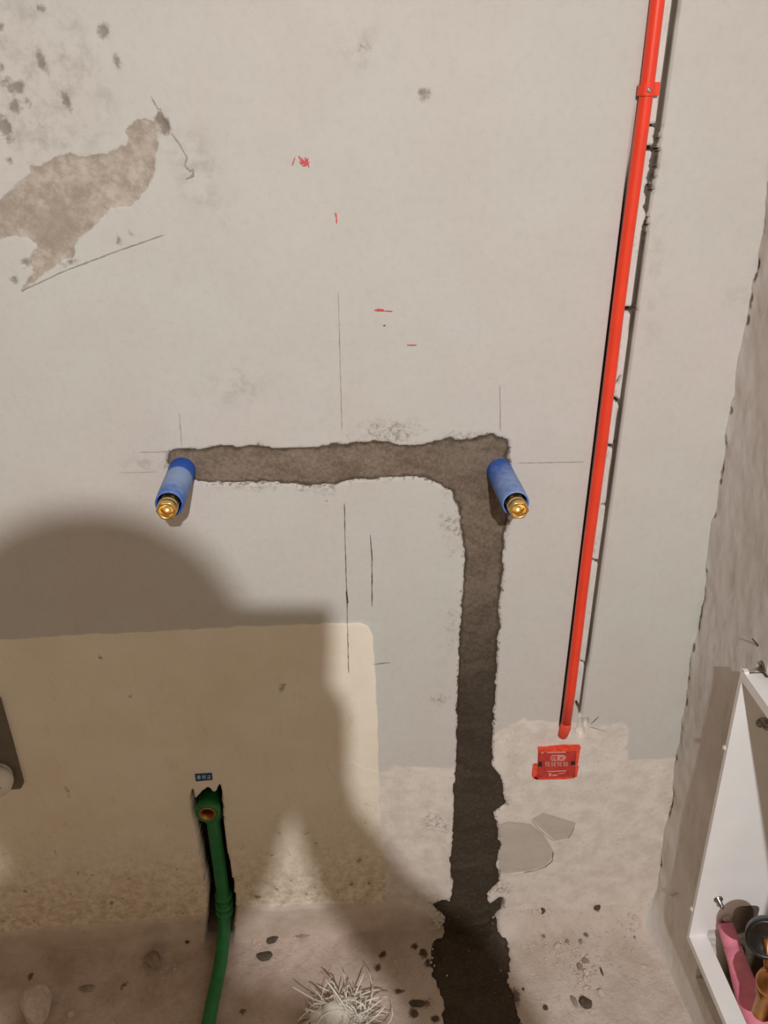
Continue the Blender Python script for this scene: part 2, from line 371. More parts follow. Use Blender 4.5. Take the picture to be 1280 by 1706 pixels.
chalk = smooth(0.385, 0.388, X)*(1-smooth(0.4005, 0.402, X))*smooth(0.54, 0.6, Z)
pits = np.full(X.shape, -1.0)
for (cx, cy, rx, ry, rot) in [(70,104,5,10,.2),(30,146,9,7,.8),(8,135,6,5,0),(26,178,6,8,.5),(110,168,5,9,.2),(8,212,8,17,.25),(173,52,7,9,0),(196,102,4,6,0),(68,12,4,4,0),(46,170,3,4,0),(0,45,4,4,0),(14,268,3,3,0),(198,401,3,4,0),(219,388,2,2,0),(272,205,8,14,.3),(18,150,4,8,.3),(2,112,3,4,0),(42,438,7,5,.5),(24,466,5,5,0),(116,438,8,4,.2),(706,157,8,6,.3),(606,78,5,3,0),(470,1146,4,10,-.3),(168,1094,3,3,0),(218,1159,2,2,0),(113,1316,2,7,0),(1216,798,4,4,0)]:
    px_, pz_ = on_wall(cx, cy)[[0, 2]]; pits = np.maximum(pits, ell(X, Z, px_, pz_, rx*.00085, ry*.00085, rot))
scuff = np.full(X.shape, -1.0)
for (cx, cy, rx, ry, rot) in [(610,80,70,45,.1),(390,640,90,60,.2),(650,715,90,35,.1),(430,770,150,60,0),(60,140,130,130,0),(330,290,60,120,.4),(420,410,20,50,.3),(1230,500,60,40,0),(240,770,60,50,0),(740,1060,30,200,0),(640,1100,25,60,0),(1090,430,40,300,.12)]:
    px_, pz_ = on_wall(cx, cy)[[0, 2]]; scuff = np.maximum(scuff, ell(X, Z, px_, pz_, rx*.00085, ry*.00085, rot))
smear = np.full(X.shape, -1.0)
for (cx, cy, rx, ry, rot) in [(760,885,16,40,0),(748,860,14,50,0),(425,812,45,10,0),(530,810,60,10,0),(735,1165,18,22,0),(752,1050,12,50,0),(840,880,8,40,0),(780,728,50,14,0),(650,718,60,22,0),(282,772,12,25,0),(740,1540,40,25,0),(720,1505,26,14,0),(835,1480,22,22,.6),(720,1370,25,30,0),(845,1330,14,30,0),(740,1380,12,50,0),(640,1478,12,14,0)]:
    px_, pz_ = on_wall(cx, cy)[[0, 2]]; smear = np.maximum(smear, ell(X, Z, px_, pz_, rx*.00095, ry*.00095, rot))
coarse = (0.30+0.10*smooth(-0.1, 0.3, X))-Z
Y = 0.0008*fnoise(X, Z, 5, 71, 3)+0.014*smooth(-0.0015, 0.0025, s_mortar)
Y = Y+0.0012*smooth(-0.001, 0.002, s_peel)+0.0006*fnoise(X, Z, 80, 72, 3)*smooth(0, .003, s_peel)
Y = Y-0.0016*smooth(-0.0012, 0.0012, s_coat)*(s_coat > -0.01)
Y = Y+0.0012*fnoise(X, Z, 35, 73, 4)*smooth(-0.004, 0.01, s_lower)+0.0012*smooth(-0.001, 0.001, s_fill)
Y = Y-0.006*smooth(-0.004, 0.010, s_skirt)*(X < 0.20)
Y = Y+0.050*smooth(-0.0015, 0.0025, s_chase)+0.020*cut+0.007*chip
Y = Y+0.002*smooth(0, 0.003, pits)
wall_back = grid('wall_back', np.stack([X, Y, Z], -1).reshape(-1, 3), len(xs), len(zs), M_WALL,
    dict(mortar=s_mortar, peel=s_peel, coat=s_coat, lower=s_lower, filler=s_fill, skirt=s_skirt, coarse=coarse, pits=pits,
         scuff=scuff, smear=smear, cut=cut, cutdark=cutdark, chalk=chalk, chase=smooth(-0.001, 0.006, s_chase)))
tag(wall_back, 'pale plastered wall with a filled channel of dark mortar', kind='structure')

# mortar filling of the channel
mx = lines(-0.26, 0.30, 0.0025); mz = lines(-0.02, 1.06, 0.0025)
MX, MZ = np.meshgrid(mx, mz)
sm = sdf(MX, MZ, poly_mortar)+fnoise(MX, MZ, 90, 11, 3)*0.004
MY = 0.0032+0.0018*fnoise(MX, MZ, 14, 81, 3)+0.0035*np.abs(fnoise(MX*.6+MZ*.8, MZ*2.0-MX*.5, 9, 83, 2))+0.0016*fnoise(MX, MZ, 120, 85, 3)-0.002*smooth(0.0, 0.02, sm)
damp = np.clip((1-smooth(0.30, 0.95, MZ))*0.85+0.35*smooth(-0.05, 0.24, MX), 0, 1)
grid('mortar_fill', np.stack([MX, MY, MZ], -1).reshape(-1, 3), len(mx), len(mz), M_MORTAR,
     dict(mortar=sm, damp=damp, gritty=(1-smooth(0.0, 0.1, MZ))), keep=sm > -0.004, parent=wall_back)['label'] = 'dark damp mortar filling the channel'

# drawn marks on the wall
def ribbon(name, pts, wd, mat, parent=wall_back, Y=-0.0014, jit=0.0006, label=None):
    p = [Vector((q[0], Y, q[1])) for q in W(pts)]
    fine = []
    for a, b in zip(p, p[1:]):
        n = max(2, int((b-a).length/0.006))
        fine += [a.lerp(b, k/n) for k in range(n)]
    fine.append(p[-1]); bm = BM(); prev = None; n = len(fine)
    for i, q in enumerate(fine):
        t = (fine[min(i+1, n-1)]-fine[max(i-1, 0)]).normalized(); s = Vector((-t.z, 0, t.x))
        ww = wd*0.5*(0.55+0.9*random.random())*(0.5 if i in (0, n-1) else 1)
        q = q+s*random.uniform(-jit, jit)*0.4
        c = (bm.verts.new(q+s*ww), bm.verts.new(q-s*ww))
        if prev: bm.faces.new((prev[0], prev[1], c[1], c[0]))
        prev = c
    o = obj(name, bm, mat, parent, False)
    if label: o['label'] = label
    return o
for pts, wd, mt in [([(564,488),(567,600),(570,715)],.0010,M_PENCIL),([(574,838),(575,900),(578,990),(581,1120)],.0012,M_DARKLINE),
        ([(617,890),(620,930),(620,1010)],.0014,M_DARKLINE),([(299,688),(303,742)],.0010,M_PENCIL),([(232,753),(282,752)],.0010,M_PENCIL),
        ([(833,642),(834,718)],.0010,M_PENCIL),([(862,771),(972,769)],.0011,M_PENCIL),([(198,787),(262,786)],.0008,M_PENCIL),
        ([(36,484),(110,450),(190,420),(272,391)],.0013,M_PENCIL),([(622,1106),(650,1103)],.0013,M_DARKLINE),([(577,985),(580,1004)],.0022,M_DARKLINE),
        ([(286,222),(300,240),(312,262),(308,275),(318,285),(322,280),(322,292),(310,298)],.0022,M_PENCIL),([(983,1210),(1012,1219)],.0012,M_DARKLINE),([(984,1206),(998,1193)],.0012,M_DARKLINE),
        ([(252,160),(264,182)],.0014,M_PENCIL),([(922,1418),(920,1434),(908,1444),(890,1450),(872,1453)],.0013,M_DARKLINE),([(886,1366),(898,1380),(912,1393),(925,1402)],.0012,M_PENCIL),([(946,1397),(953,1388),(957,1378)],.001,M_PENCIL)]:
    ribbon('pencil_line', pts, wd, mt)
NS = 0
for pts, wd in [([(492,262),(487,275)],.0018),([(498,260),(502,268),(500,272),(508,268),(512,274),(505,276),(501,268)],.0028),([(508,262),(513,270),(515,279)],.0022),([(500,272),(516,270)],.0022),([(514,263),(510,276),(502,262)],.0018),
                ([(559,354),(561,362),(561,372)],.0024),([(624,516),(640,517),(654,518)],.0024),([(628,514),(640,515)],.0016),([(678,574),(694,574)],.0028),([(543,832),(546,834)],.002)]:
    for p0_, p1_ in zip(pts, pts[1:]):
        NS += 1; ribbon('red_pen_mark', [p0_, p1_], wd*.8, M_INK, Y=-0.0013-0.00006*NS, jit=0.0002)
ribbon('pencil_dot', [(640,541),(641,543)], .003, M_DARKLINE, jit=0)

# ------------------------------------------------------------------ right wall (slightly out of plumb) with the niche for the manifold box
def side_x(z): return 0.608-0.040*np.minimum(z, 1.7)
NY0, NY1, NZ0, NZ1 = -0.66, -0.197, 0.10, 0.775
ys = np.concatenate([np.arange(-4.25, -0.85, 0.06), lines(-0.85, 0.03, 0.0035)])
zz = np.concatenate([lines(-0.04, 1.70, 0.0035), np.arange(1.74, 2.80, 0.05)])
SY, SZ = np.meshgrid(ys, zz)
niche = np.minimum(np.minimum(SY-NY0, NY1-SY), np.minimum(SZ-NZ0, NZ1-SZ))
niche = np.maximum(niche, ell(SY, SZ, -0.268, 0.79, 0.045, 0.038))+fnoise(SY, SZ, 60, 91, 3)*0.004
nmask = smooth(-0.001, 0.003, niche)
SX = side_x(SZ)+0.008*fnoise(SY*0+0.3, SZ, 5, 95, 2)*np.exp(SY/0.12)+0.004*fnoise(SY, SZ, 6, 92, 4)+0.0013*fnoise(SY*1.5, SZ, 30, 93, 4)+0.13*nmask
SX = SX+0.004*np.exp(-((SY-0.0)/0.012)**2)*np.clip(fnoise(SY*0+1.3, SZ, 22, 96, 4)*2, -0.3, 1)     # broken, uneven edge in the corner
SX = SX-0.05*np.exp(-np.clip(SZ, 0, 9)/0.03)*np.exp(-np.clip(-SY, 0, 9)/0.06)
sp = np.full(SY.shape, -1.0)
rs = np.random.RandomState(5)
for (cx, cy, r) in [(1262,500,4),(1250,520,6),(1268,490,5),(1215,798,5),(1190,840,4),(1150,985,6),(1143,1005,7),(1136,1040,6),(1133,1100,5),(1122,1135,6),(1113,1175,4),(1112,1240,5),(1098,1290,5),(1095,1330,5),(1213,660,5),(1172,930,4),(1130,1225,3),(1260,430,4),(1276,455,6)]:
    q = on_side(cx, cy, 0.585); sp = np.maximum(sp, ell(SY, SZ, min(q[1], -0.004), q[2], r*.0006, r*.0014))
sp = np.maximum(sp, np.where(SY > -0.012, fnoise(SY*2, SZ, 34, 97, 4)*0.012-0.0035-np.abs(SY+.003)*.5, -1))
SX = SX+0.003*smooth(0, .003, sp)
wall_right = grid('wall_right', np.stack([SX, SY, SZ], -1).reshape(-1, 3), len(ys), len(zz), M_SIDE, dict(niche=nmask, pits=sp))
tag(wall_right, kind='structure')

# ------------------------------------------------------------------ floor
FLOORM_PX = [(742,1530),(738,1560),(722,1568),(718,1600),(724,1630),(736,1655),(738,1706),(736,1790),(868,1790),(864,1700),(856,1655),(842,1635),(850,1600),(846,1572),(828,1550),(818,1530)]
poly_fm = FL(FLOORM_PX)
fx = np.concatenate([np.arange(-2.5, -0.82, 0.05), lines(-0.8, 0.66, 0.0035)]); fy = np.concatenate([np.arange(-4.25, -0.48, 0.06), lines(-0.45, 0.02, 0.0035)])
GX, GY = np.meshgrid(fx, fy)
s_fm = sdf(GX, GY, poly_fm)+fnoise(GX, GY, 80, 101, 3)*0.006
left = 0.18-GX-0.25*smooth(-0.4, 0.0, -GY)*0+fnoise(GX, GY, 12, 102, 3)*0.05
blot = np.full(GX.shape, -1.0)
for (cx, cy, rx, ry) in [(700,1672,22,7),(690,1688,10,8),(726,1698,8,6),(706,1590,9,8),(714,1606,7,6),(690,1578,6,5),(638,1590,8,6),(630,1612,7,7),(664,1652,8,5),(404,1686,6,5),(50,1628,5,6),(206,1641,5,5),(975,1560,5,4),(905,1565,4,4),(860,1660,8,14)]:
    q = on_floor(cx, cy); blot = np.maximum(blot, ell(GX, GY, q[0], q[1], rx*.0009, ry*.0011))
def floor_h(x, y):
    x = np.asarray(x, float); y = np.asarray(y, float); d = np.clip(-y, 0, 9)
    h = 0.004*fnoise(x, y, 9, 103, 4)
    h = h+0.014*np.exp(-d/0.015)*(1-smooth(-0.30, -0.26, x))
    h = h+(0.040+0.02*fnoise(x, y*0, 15, 108, 3))*np.exp(-d/0.020)*smooth(0.26, 0.31, x)
    return h+0.010*np.exp(-d/0.02)*smooth(-0.2, -0.1, x)*(1-smooth(0.10, 0.16, x))
GZ = floor_h(GX, GY)+0.0016*fnoise(GX, GY, 60, 104, 4)-0.010*smooth(-0.001, 0.004, s_fm)
def on_ground(px_, py_):
    d = ray(px_, py_)
    P = CAM+d*np.linspace(1.2, 2.4, 1200)[:, None]
    p = P[np.argmax((P[:, 2] < floor_h(P[:, 0], P[:, 1])) | (P[:, 1] > -0.003))].copy()
    p[1] = min(p[1], -0.003); return p
floor = grid('floor', np.stack([GX, GY, GZ], -1).reshape(-1, 3), len(fx), len(fy), M_FLOOR, dict(mortar=s_fm, left=left, blot=blot))
tag(floor, kind='structure')
fmx = lines(0.12, 0.36, 0.0025); fmy = lines(-0.40, 0.012, 0.0025)
HX, HY = np.meshgrid(fmx, fmy); sf = sdf(HX, HY, poly_fm)+fnoise(HX, HY, 80, 101, 3)*0.006
HZ = floor_h(HX, HY)-0.003+0.006*fnoise(HX, HY, 26, 105, 4)+0.002*fnoise(HX, HY, 130, 107, 2)
grid('mortar_fill', np.stack([HX, HY, HZ], -1).reshape(-1, 3), len(fmx), len(fmy), M_MORTAR, dict(mortar=sf, damp=np.full(HX.shape, 1.0), gritty=np.ones(HX.shape)), keep=sf > -0.004, parent=floor)['label'] = 'wet dark mortar strip across the floor'

# ------------------------------------------------------------------ rest of the room shell
def shell(name, lo, hi, mat=M_ROOM):
    bm = BM(); box(bm, lo, hi); return tag(obj(name, bm, mat, None, False), kind='structure')
CEIL = 2.75
shell('wall_left', (-2.55, -4.3, -0.04), (-2.40, 0.1, CEIL), plain('raw_concrete', lin(128, 116, 100), 0.9, var=0.1, scale=6))
shell('ceiling', (-2.55, -4.35, CEIL), (0.80, 0.1, CEIL+.15))

# ------------------------------------------------------------------ work lamp that lights the place
lamp = empty('work_lamp', (LAMP[0], LAMP[1], CEIL), 'work lamp with metal reflector shade hanging on a cord from the ceiling', 'lamp')
LT = Vector(LAMP)+Vector((0, -.09, .06))
bm = BM(); tube(bm, [(LAMP[0], LAMP[1], CEIL), (LAMP[0], LAMP[1]-.02, CEIL-.1), LT+Vector((0, -.02, .08)), LT], 0.003, 10); obj('cord', bm, M_BLACK, lamp)
bm = BM(); tube(bm, [LT, LT.lerp(Vector(LAMP), .35)], .017, 16); obj('socket', bm, M_BLACK, lamp)
LAIM = Vector((0.12, 0.0, 0.15))-Vector(LAMP)
ld = bpy.data.lights.new('bulb', 'SPOT'); ld.energy = BULB_POWER; ld.color = BULB_COLOR; ld.shadow_soft_size = BULB_R
ld.spot_size = math.radians(125); ld.spot_blend = 1.0
lo_ = bpy.data.objects.new('bulb', ld); link(lo_, lamp); lo_.location = (0, 0, LAMP[2]-CEIL); lo_.rotation_euler = LAIM.to_track_quat('-Z', 'Y').to_euler()
bm = BM(); lathe(bm, Vector(LAMP), LAIM, [(-.075, .018), (-.06, .026), (-.035, .062), (-.012, .085), (-.010, .087), (-.012, .088), (-.037, .065), (-.062, .029), (-.077, .020)], 28); obj('reflector_shade', bm, M_STEEL, lamp)

# ------------------------------------------------------------------ blue sleeved water outlets
def outlet(px_, py_, name, label, dustc, tilt=(0, 0)):
    b = on_wall(px_, py_); x, z = b[0], b[2]
    e = empty(name, (x, 0.0, z), label, 'pipe', 'blue sleeved water outlets')
    d = Vector((tilt[0], -1, tilt[1])).normalized(); o = Vector((x, 0.014, z))
    bm = BM(); seg = 30
    prof = [(0, .0186), (.02, .0188), (.045, .0186), (.07, .0188), (.095, .0187), (.116, .0186), (.1205, .0183), (.1215, .0172), (.120, .0160), (.100, .0158)]
    prof2 = []
    for (h0, r0), (h1, r1) in zip(prof, prof[1:]):
        k = max(1, int(abs(h1-h0)/0.006)); prof2 += [(h0+(h1-h0)*i/k, r0+(r1-r0)*i/k) for i in range(k)]
    prof2.append(prof[-1]); lathe(bm, o, d, prof2, seg)
    s = obj('sleeve', bm, M_BLUE, e)
    co = np.empty(len(s.data.vertices)*3, np.float32); s.data.vertices.foreach_get('co', co); co = co.reshape(-1, 3)
    dust = np.clip(dustc(-co[:, 1]), 0, 1)*np.clip(0.75+co[:, 2]/0.05, 0.3, 1.2)
    s.data.attributes.new('dust', 'FLOAT', 'POINT').data.foreach_set('value', dust.astype(np.float32))
    bm = BM(); r_ = lathe(bm, o, d, [(.098, .0160), (.099, .012), (.099, .001)], 24); bm.faces.new(r_[-1]); obj('sleeve_lining', bm, M_BLUEIN, s)
    bm = BM()
    r_ = lathe(bm, o, d, [(.05, .0118), (.112, .0118), (.1125, .0140), (.1205, .0140), (.1212, .0128), (.1228, .0118), (.1240, .0128), (.1275, .0132), (.1290, .0120), (.1302, .0118), (.1312, .0132), (.1405, .0138), (.1415, .0130), (.1415, .0092), (.132, .0088), (.128, .0086)], 36, 0.26, hexes=(2, 3, 11, 12))
    bm.faces.new(r_[-1])
    obj('brass_fitting', bm, M_BRASS, e)
    return e
outlet(304, 784, 'pipe_outlet', 'blue sleeved pipe outlet with brass end at the end of the horizontal mortar strip', lambda h: np.where(h < .030, .05, .95-.5*np.clip((h-.06)/.04, 0, 1)), (-.01, 0))
outlet(832, 785, 'pipe_outlet', 'blue sleeved pipe outlet with brass end at the bend of the mortar channel', lambda h: .25+.45*np.clip(h/.06, 0, 1), (.02, 0))

# ------------------------------------------------------------------ red conduit
CX = 0.3800
con = empty('conduit', (CX, 0, 0.50), 'red plastic conduit running up the wall beside a saw cut', 'conduit')
bm = BM(); tube(bm, [(CX+0.0006*math.sin(i*1.3), -0.0085, 0.512+(2.60-0.512)*i/24) for i in range(25)], 0.0082, 20); obj('tube', bm, M_RED, con)
bm = BM(); tube(bm, [(CX, -0.0085, 0.520), (CX, -0.008, 0.508), (CX-.001, -0.006, 0.497), (CX-.001, -0.002, 0.488), (CX-.001, 0.004, 0.484)], [.0086, .0090, .0088, .0086, .007], 16); obj('painted_end', bm, M_REDPAINT, con)
zc = on_wall(1082, 150)[2]
bm = BM()
arc = [(CX+0.0102*math.cos(a), -0.0085-0.0102*math.sin(a)) for a in np.linspace(-0.9, math.pi+0.9, 19)]
inn = [(CX+0.0084*math.cos(a), -0.0085-0.0084*math.sin(a)) for a in np.linspace(math.pi+0.9, -0.9, 19)]
prism(bm, arc+inn, lambda u, v: Vector((u, v, zc-0.006)), (0, 0, 0.012))
box(bm, (CX+0.007, -0.008, zc-0.006), (CX+0.0165, -0.0015, zc+0.0085), 0.001)
clip = obj('saddle_clip', bm, M_RED, con, False)
bm = BM(); r_ = lathe(bm, (CX, -0.0185, zc), (0, -1, 0), [(0, .0026), (.0008, .0026), (.0012, .0018), (.0008, .0006)], 14); bm.faces.new(r_[-1]); obj('screw', bm, M_STEEL, clip)

# ------------------------------------------------------------------ red flush junction box with printed cover
bc = on_wall(928, 1270)
def wb(px_, py_, Y=0.0): q = on_wall(px_, py_); return (q[0], Y, q[2])
jb = empty('junction_box', (bc[0], 0, on_wall(928, 1296)[2]), 'red flush junction box with printed cover at the foot of the conduit', 'junction box')
def wplate(name, pts, mat, parent, y0, th, sm=False):
    bm = BM(); P = W(pts); prism(bm, [tuple(p) for p in P], lambda u, v: Vector((u, y0, v)), (0, th, 0)); return obj(name, bm, mat, parent, sm)
cover = wplate('cover', [(897,1247),(961,1245),(960,1268),(957,1292),(894,1295),(896,1270)], M_REDCARD, jb, -0.0030, 0.004)
wplate('rim', [(896,1244),(962,1242),(963,1246),(897,1248.5)], M_REDPAINT, jb, -0.0075, 0.009)
wplate('rim', [(960,1243),(966,1244),(962,1272),(961,1288),(957,1292),(958,1268)], M_REDPAINT, jb, -0.0045, 0.006)
for pts in [[(896,1268),(902,1267),(903,1274),(896,1275)], [(950,1267),(957,1266),(958,1271),(951,1273)]]:
    wplate('screw_hole', pts, M_BLACK, jb, -0.0036, 0.001)
prints = [[(917,1256),(927,1255.5),(927,1257),(917,1257.5)], [(917,1256),(918.5,1256),(918.5,1265),(917,1265)], [(917,1264),(927,1263.5),(927,1265),(917,1265.5)], [(920,1259),(925,1259),(925,1260),(920,1260)], [(920,1261.5),(925,1261.5),(925,1262.5),(920,1262.5)],
          [(928,1255.5),(939,1255.5),(943,1259.5),(939,1265),(928,1265)], [(901,1251),(905,1251),(905,1253),(901,1253)], [(911,1250.5),(942,1249.5),(942,1252),(911,1252.6)]]
for k in range(4):
    x0 = 908+k*10
    prints += [[(x0,1267.5),(x0+7,1267.3),(x0+7,1268.7),(x0,1269)], [(x0,1270.2),(x0+7.5,1270),(x0+7.5,1271.3),(x0,1271.5)], [(x0+.5,1273),(x0+7,1272.8),(x0+7,1274.2),(x0+.5,1274.4)], [(x0+2.6,1267.5),(x0+4.2,1267.5),(x0+4.2,1274.5),(x0+2.6,1274.5)]]
prints += [[(912,1282.5),(943,1281.3),(943,1282.8),(912,1284)], [(914,1286),(918,1286),(918,1291),(914,1291)], [(920,1288.5),(928,1288),(928,1290.5),(920,1291)], [(930,1286),(940,1285.5),(940,1286.5),(930,1287)]]
for p in prints: wplate('printed_mark', p, M_WHITEINK, cover, -0.0034, 0.0005)
bm = BM(); 
arrow = wplate('printed_mark', [(931,1257.5),(935,1260),(939,1257.5),(936,1261),(939,1263.5),(935,1262),(931,1263.5),(933.5,1260.5)], M_REDCARD, cover, -0.0037, 0.0004); bm.free()
for pts in [[(888,1273),(894,1271),(897,1276),(896,1292),(899,1296),(889,1297),(886,1290)], [(890,1293),(958,1290),(957,1295),(942,1297),(893,1298)], [(912,1243),(940,1240),(966,1240),(968,1246),(962,1246),(920,1247)], [(956,1286),(964,1276),(961,1293),(955,1294)]]:
    wplate('red_paint', pts, M_REDPAINT, wall_back, -0.0020, 0.002)

# ------------------------------------------------------------------ green water pipe in its chase
gx = on_wall(344, 1348)[0]+0.004; gz = on_wall(344, 1344)[2]
zl = 0.085
gp = empty('water_pipe', (gx, -0.02, 0.0), 'green plastic water pipe with elbow, rising from the floor into a chase', 'pipe')
path = [(gx, .022, gz), (gx+.001, .022, .26), (gx+.002, .020, .18), (gx+.003, .016, .10), (gx+.003, .010, .075), (gx+.002, -.004, .050), (gx+.001, -.03, .034), (gx-.001, -.07, .024), (gx-.008, -.13, .0165), (gx-.016, -.25, .0145), (gx-.03, -.45, .0145)]
bm = BM(); tube(bm, path, .0125, 20); obj('tube', bm, M_GREEN, gp)
bm = BM(); lathe(bm, (gx, .030, gz), (0, -1, 0), [(0, .012), (.004, .019), (.030, .0195), (.033, .0212), (.044, .0214), (.047, .0202), (.047, .0150), (.030, .0140)], 28)
lathe(bm, (gx, .022, gz+.004), (0, 0, -1), [(0, .018), (.05, .0185), (.052, .0165), (.052, .0125)], 24); el = obj('elbow', bm, M_GREEN, gp)
bm = BM(); r_ = lathe(bm, (gx, .030, gz), (0, -1, 0), [(.0465, .0150), (.0478, .0142), (.0475, .0118), (.030, .0110), (.024, .0108)], 24); bm.faces.new(r_[-1]); obj('brass_insert', bm, M_COPPER, el)
bm = BM()
for i, (h, r) in enumerate([(.110, .0168), (.092, .0172), (.078, .0172)]):
    yy = .017-(0.11-h)*.25
    lathe(bm, (gx+.003, yy, h), (0, .25, -1), [(0, .0125), (.001, r), (.008, r), (.010, .0125)], 24)
obj('collar', bm, M_GREEN, gp)

# small blue sticker above it
st = wplate('sticker', [(325,1288),(353.5,1286.5),(354.5,1297.5),(327,1300)], M_LABELB, None, -0.0026, 0.0012); tag(st, 'small blue printed sticker on the wall above the green pipe', 'sticker')
for p in [[(329,1291),(332,1289.5),(334.5,1291),(334.5,1295),(332,1296.5),(329,1295)], [(337,1290),(343.5,1289.7),(343.5,1290.9),(337,1291.2)], [(337,1292),(343.5,1291.7),(343.5,1292.9),(337,1293.2)], [(337,1294),(343.5,1293.7),(343.5,1294.9),(337,1295.2)], [(339.6,1290),(341,1290),(341,1295.5),(339.6,1295.5)],
          [(346,1289.6),(351.5,1289.3),(351.5,1290.5),(346,1290.8)], [(346,1292.2),(351.5,1291.9),(351.5,1293.1),(346,1293.4)], [(346,1294.6),(351.5,1294.3),(351.5,1295.5),(346,1295.8)], [(348,1289.6),(349.4,1289.6),(349.4,1295.5),(348,1295.5)]]:
    wplate('printed_mark', p, M_LABELW, st, -0.0031, 0.0005)

# ------------------------------------------------------------------ grey board and white pipe end at the left
gb = wplate('grey_board', [(-160,1172),(2,1160),(22,1230),(41,1301),(38,1305),(-160,1318)], M_GREYBOARD, None, -0.013, 0.0125)
tag(gb, 'grey board fixed to the wall behind a white pipe end', 'board')
pc = on_wall(-15, 1313, -0.046)
pe = empty('pipe_end', (pc[0], 0, pc[2]), 'white plastic capped pipe end in front of the grey board', 'pipe')
bm = BM(); lathe(bm, (pc[0], 0.0, pc[2]), (0, -1, 0), [(0, .024), (.030, .024)], 28); obj('tube', bm, M_PVC, pe)
bm = BM(); r_ = lathe(bm, (pc[0], 0.0, pc[2]), (0, -1, 0), [(.022, .024), (.023, .029), (.034, .0295), (.041, .027), (.046, .020), (.047, .012)], 28); bm.faces.new(r_[-1]); cp = obj('cap', bm, M_PVC, pe)
bm = BM(); box(bm, (pc[0]+.002, -.0476, pc[2]-.0006), (pc[0]+.016, -.0462, pc[2]+.0006)); obj('cap_seam', bm, M_DARKLINE, cp)

# ------------------------------------------------------------------ white manifold box in the niche of the right wall
FXR = 0.5625                                              # plane of the front rim
BY = -0.200; BYN = -0.64; BZ0, BZ1 = 0.215, 0.765; BXB = 0.690
mb = empty('manifold_box', (0.62, -0.42, BZ0), 'white metal manifold box set into the side wall', 'manifold box')
def lean(z): return -0.030*(z-0.48)                      # follows the wall's lean
def yz(u, v): return Vector((FXR+lean(v)+u, BY, v))
# far side panel, with an inverted-U knock-out at its foot
def arcp(cx, cz, r, a0, a1, n=6): return [(cx+r*math.cos(a), cz+r*math.sin(a)) for a in np.linspace(a0, a1, n)]
bm = BM()
kx0, kx1, kt = 0.066, 0.110, BZ0+0.070
outl = [(0, BZ0), (0, BZ1), (0.135, BZ1), (0.135, BZ0+.015), (kx1, BZ0+.015)]+arcp(kx1-.012, kt-.012, .012, 0, math.pi/2)+arcp(kx0+.012, kt-.012, .012, math.pi/2, math.pi)+[(kx0, BZ0+.015), (.03, BZ0+.015), (.03, BZ0)]
prism(bm, outl, yz, (0, -0.0016, 0)); side = obj('side_panel', bm, M_WHITE, mb, False)
bm = BM(); prism(bm, [(0.128, BZ0), (0.128, BZ1), (0.1296, BZ1), (0.1296, BZ0)], lambda u, v: Vector((FXR+lean(v)+u, BY, v)), (0, BYN-BY, 0)); obj('back_panel', bm, M_WHITE, mb, False)
bm = BM(); prism(bm, [(0, BZ0), (0, BZ1), (0.13, BZ1), (0.13, BZ0)], lambda u, v: Vector((FXR+lean(v)+u, BYN, v)), (0, 0.0016, 0)); obj('side_panel', bm, M_WHITE, mb, False)
bm = BM(); x0 = FXR+lean(BZ1); box(bm, (x0, BYN, BZ1-.0016), (x0+.132, BY, BZ1)); top = obj('top_panel', bm, M_WHITE, mb, False)
for k in range(3):
    bm = BM(); yk = BY-0.065-0.11*k
    prism(bm, arcp(0, .018, .0045, 0, math.pi, 7)+arcp(0, -.018, .0045, math.pi, 2*math.pi, 7), lambda u, v: Vector((x0+.030+u, yk+v, BZ1+.0006)), (0, 0, -0.0012)); obj('slot', bm, M_DARKLINE, top, False)
# rolled front rim: far upright, top and bottom rails
bm = BM(); prism(bm, [(-.0012, BZ0), (-.0012, BZ1+.003), (.0075, BZ1+.003), (.0075, BZ0)], lambda u, v: Vector((FXR+lean(v)+u, BY-.0018, v)), (0, .0075, 0)); obj('front_rim', bm, M_WHITE, mb, False)
bm = BM(); box(bm, (x0-.0012, BYN, BZ1-.012), (x0+.0, BY+.004, BZ1+.003)); obj('front_rim', bm, M_WHITE, mb, False)
xb = FXR+lean(BZ0)
bm = BM(); box(bm, (xb-.0012, BYN, BZ0-.012), (xb+.030, BY+.0057, BZ0+.0015), .0012); rail = obj('bottom_rail', bm, M_WHITE, mb, False)
for (px_, py_) in [(1206,1232), (1143,1502)]:
    q = on_side(px_, py_, FXR); bm = BM()
    bmesh.ops.create_icosphere(bm, subdivisions=2, radius=.0042, matrix=Matrix.Translation((FXR+lean(q[2])-.001, BY+.006, q[2]))); obj('rim_burr', bm, M_PVC, mb)
def on_y(px_, py_, Y): return on_wall(px_, py_, Y)
def screw(px_, py_, Y, name, L=.016, r=.0075):
    q = on_y(px_, py_, Y); bm = BM()
    r_ = lathe(bm, (q[0], Y, q[2]), (0, -1, 0), [(0, r), (.0015, r), (.002, .004), (L, .0036), (L+.0012, .002)], 18); bm.faces.new(r_[-1]); obj(name, bm, M_STEEL, mb)
screw(1197, 1498, BY-.0016, 'bolt'); screw(1270, 1203, BY-.0016, 'bolt', .014, .009)
bm = BM(); q = on_y(1210, 1530, BY-.004); bmesh.ops.create_icosphere(bm, subdivisions=2, radius=.006, matrix=Matrix.Translation((q[0], BY-.004, q[2]))); obj('foam_bit', bm, M_PVC, mb)

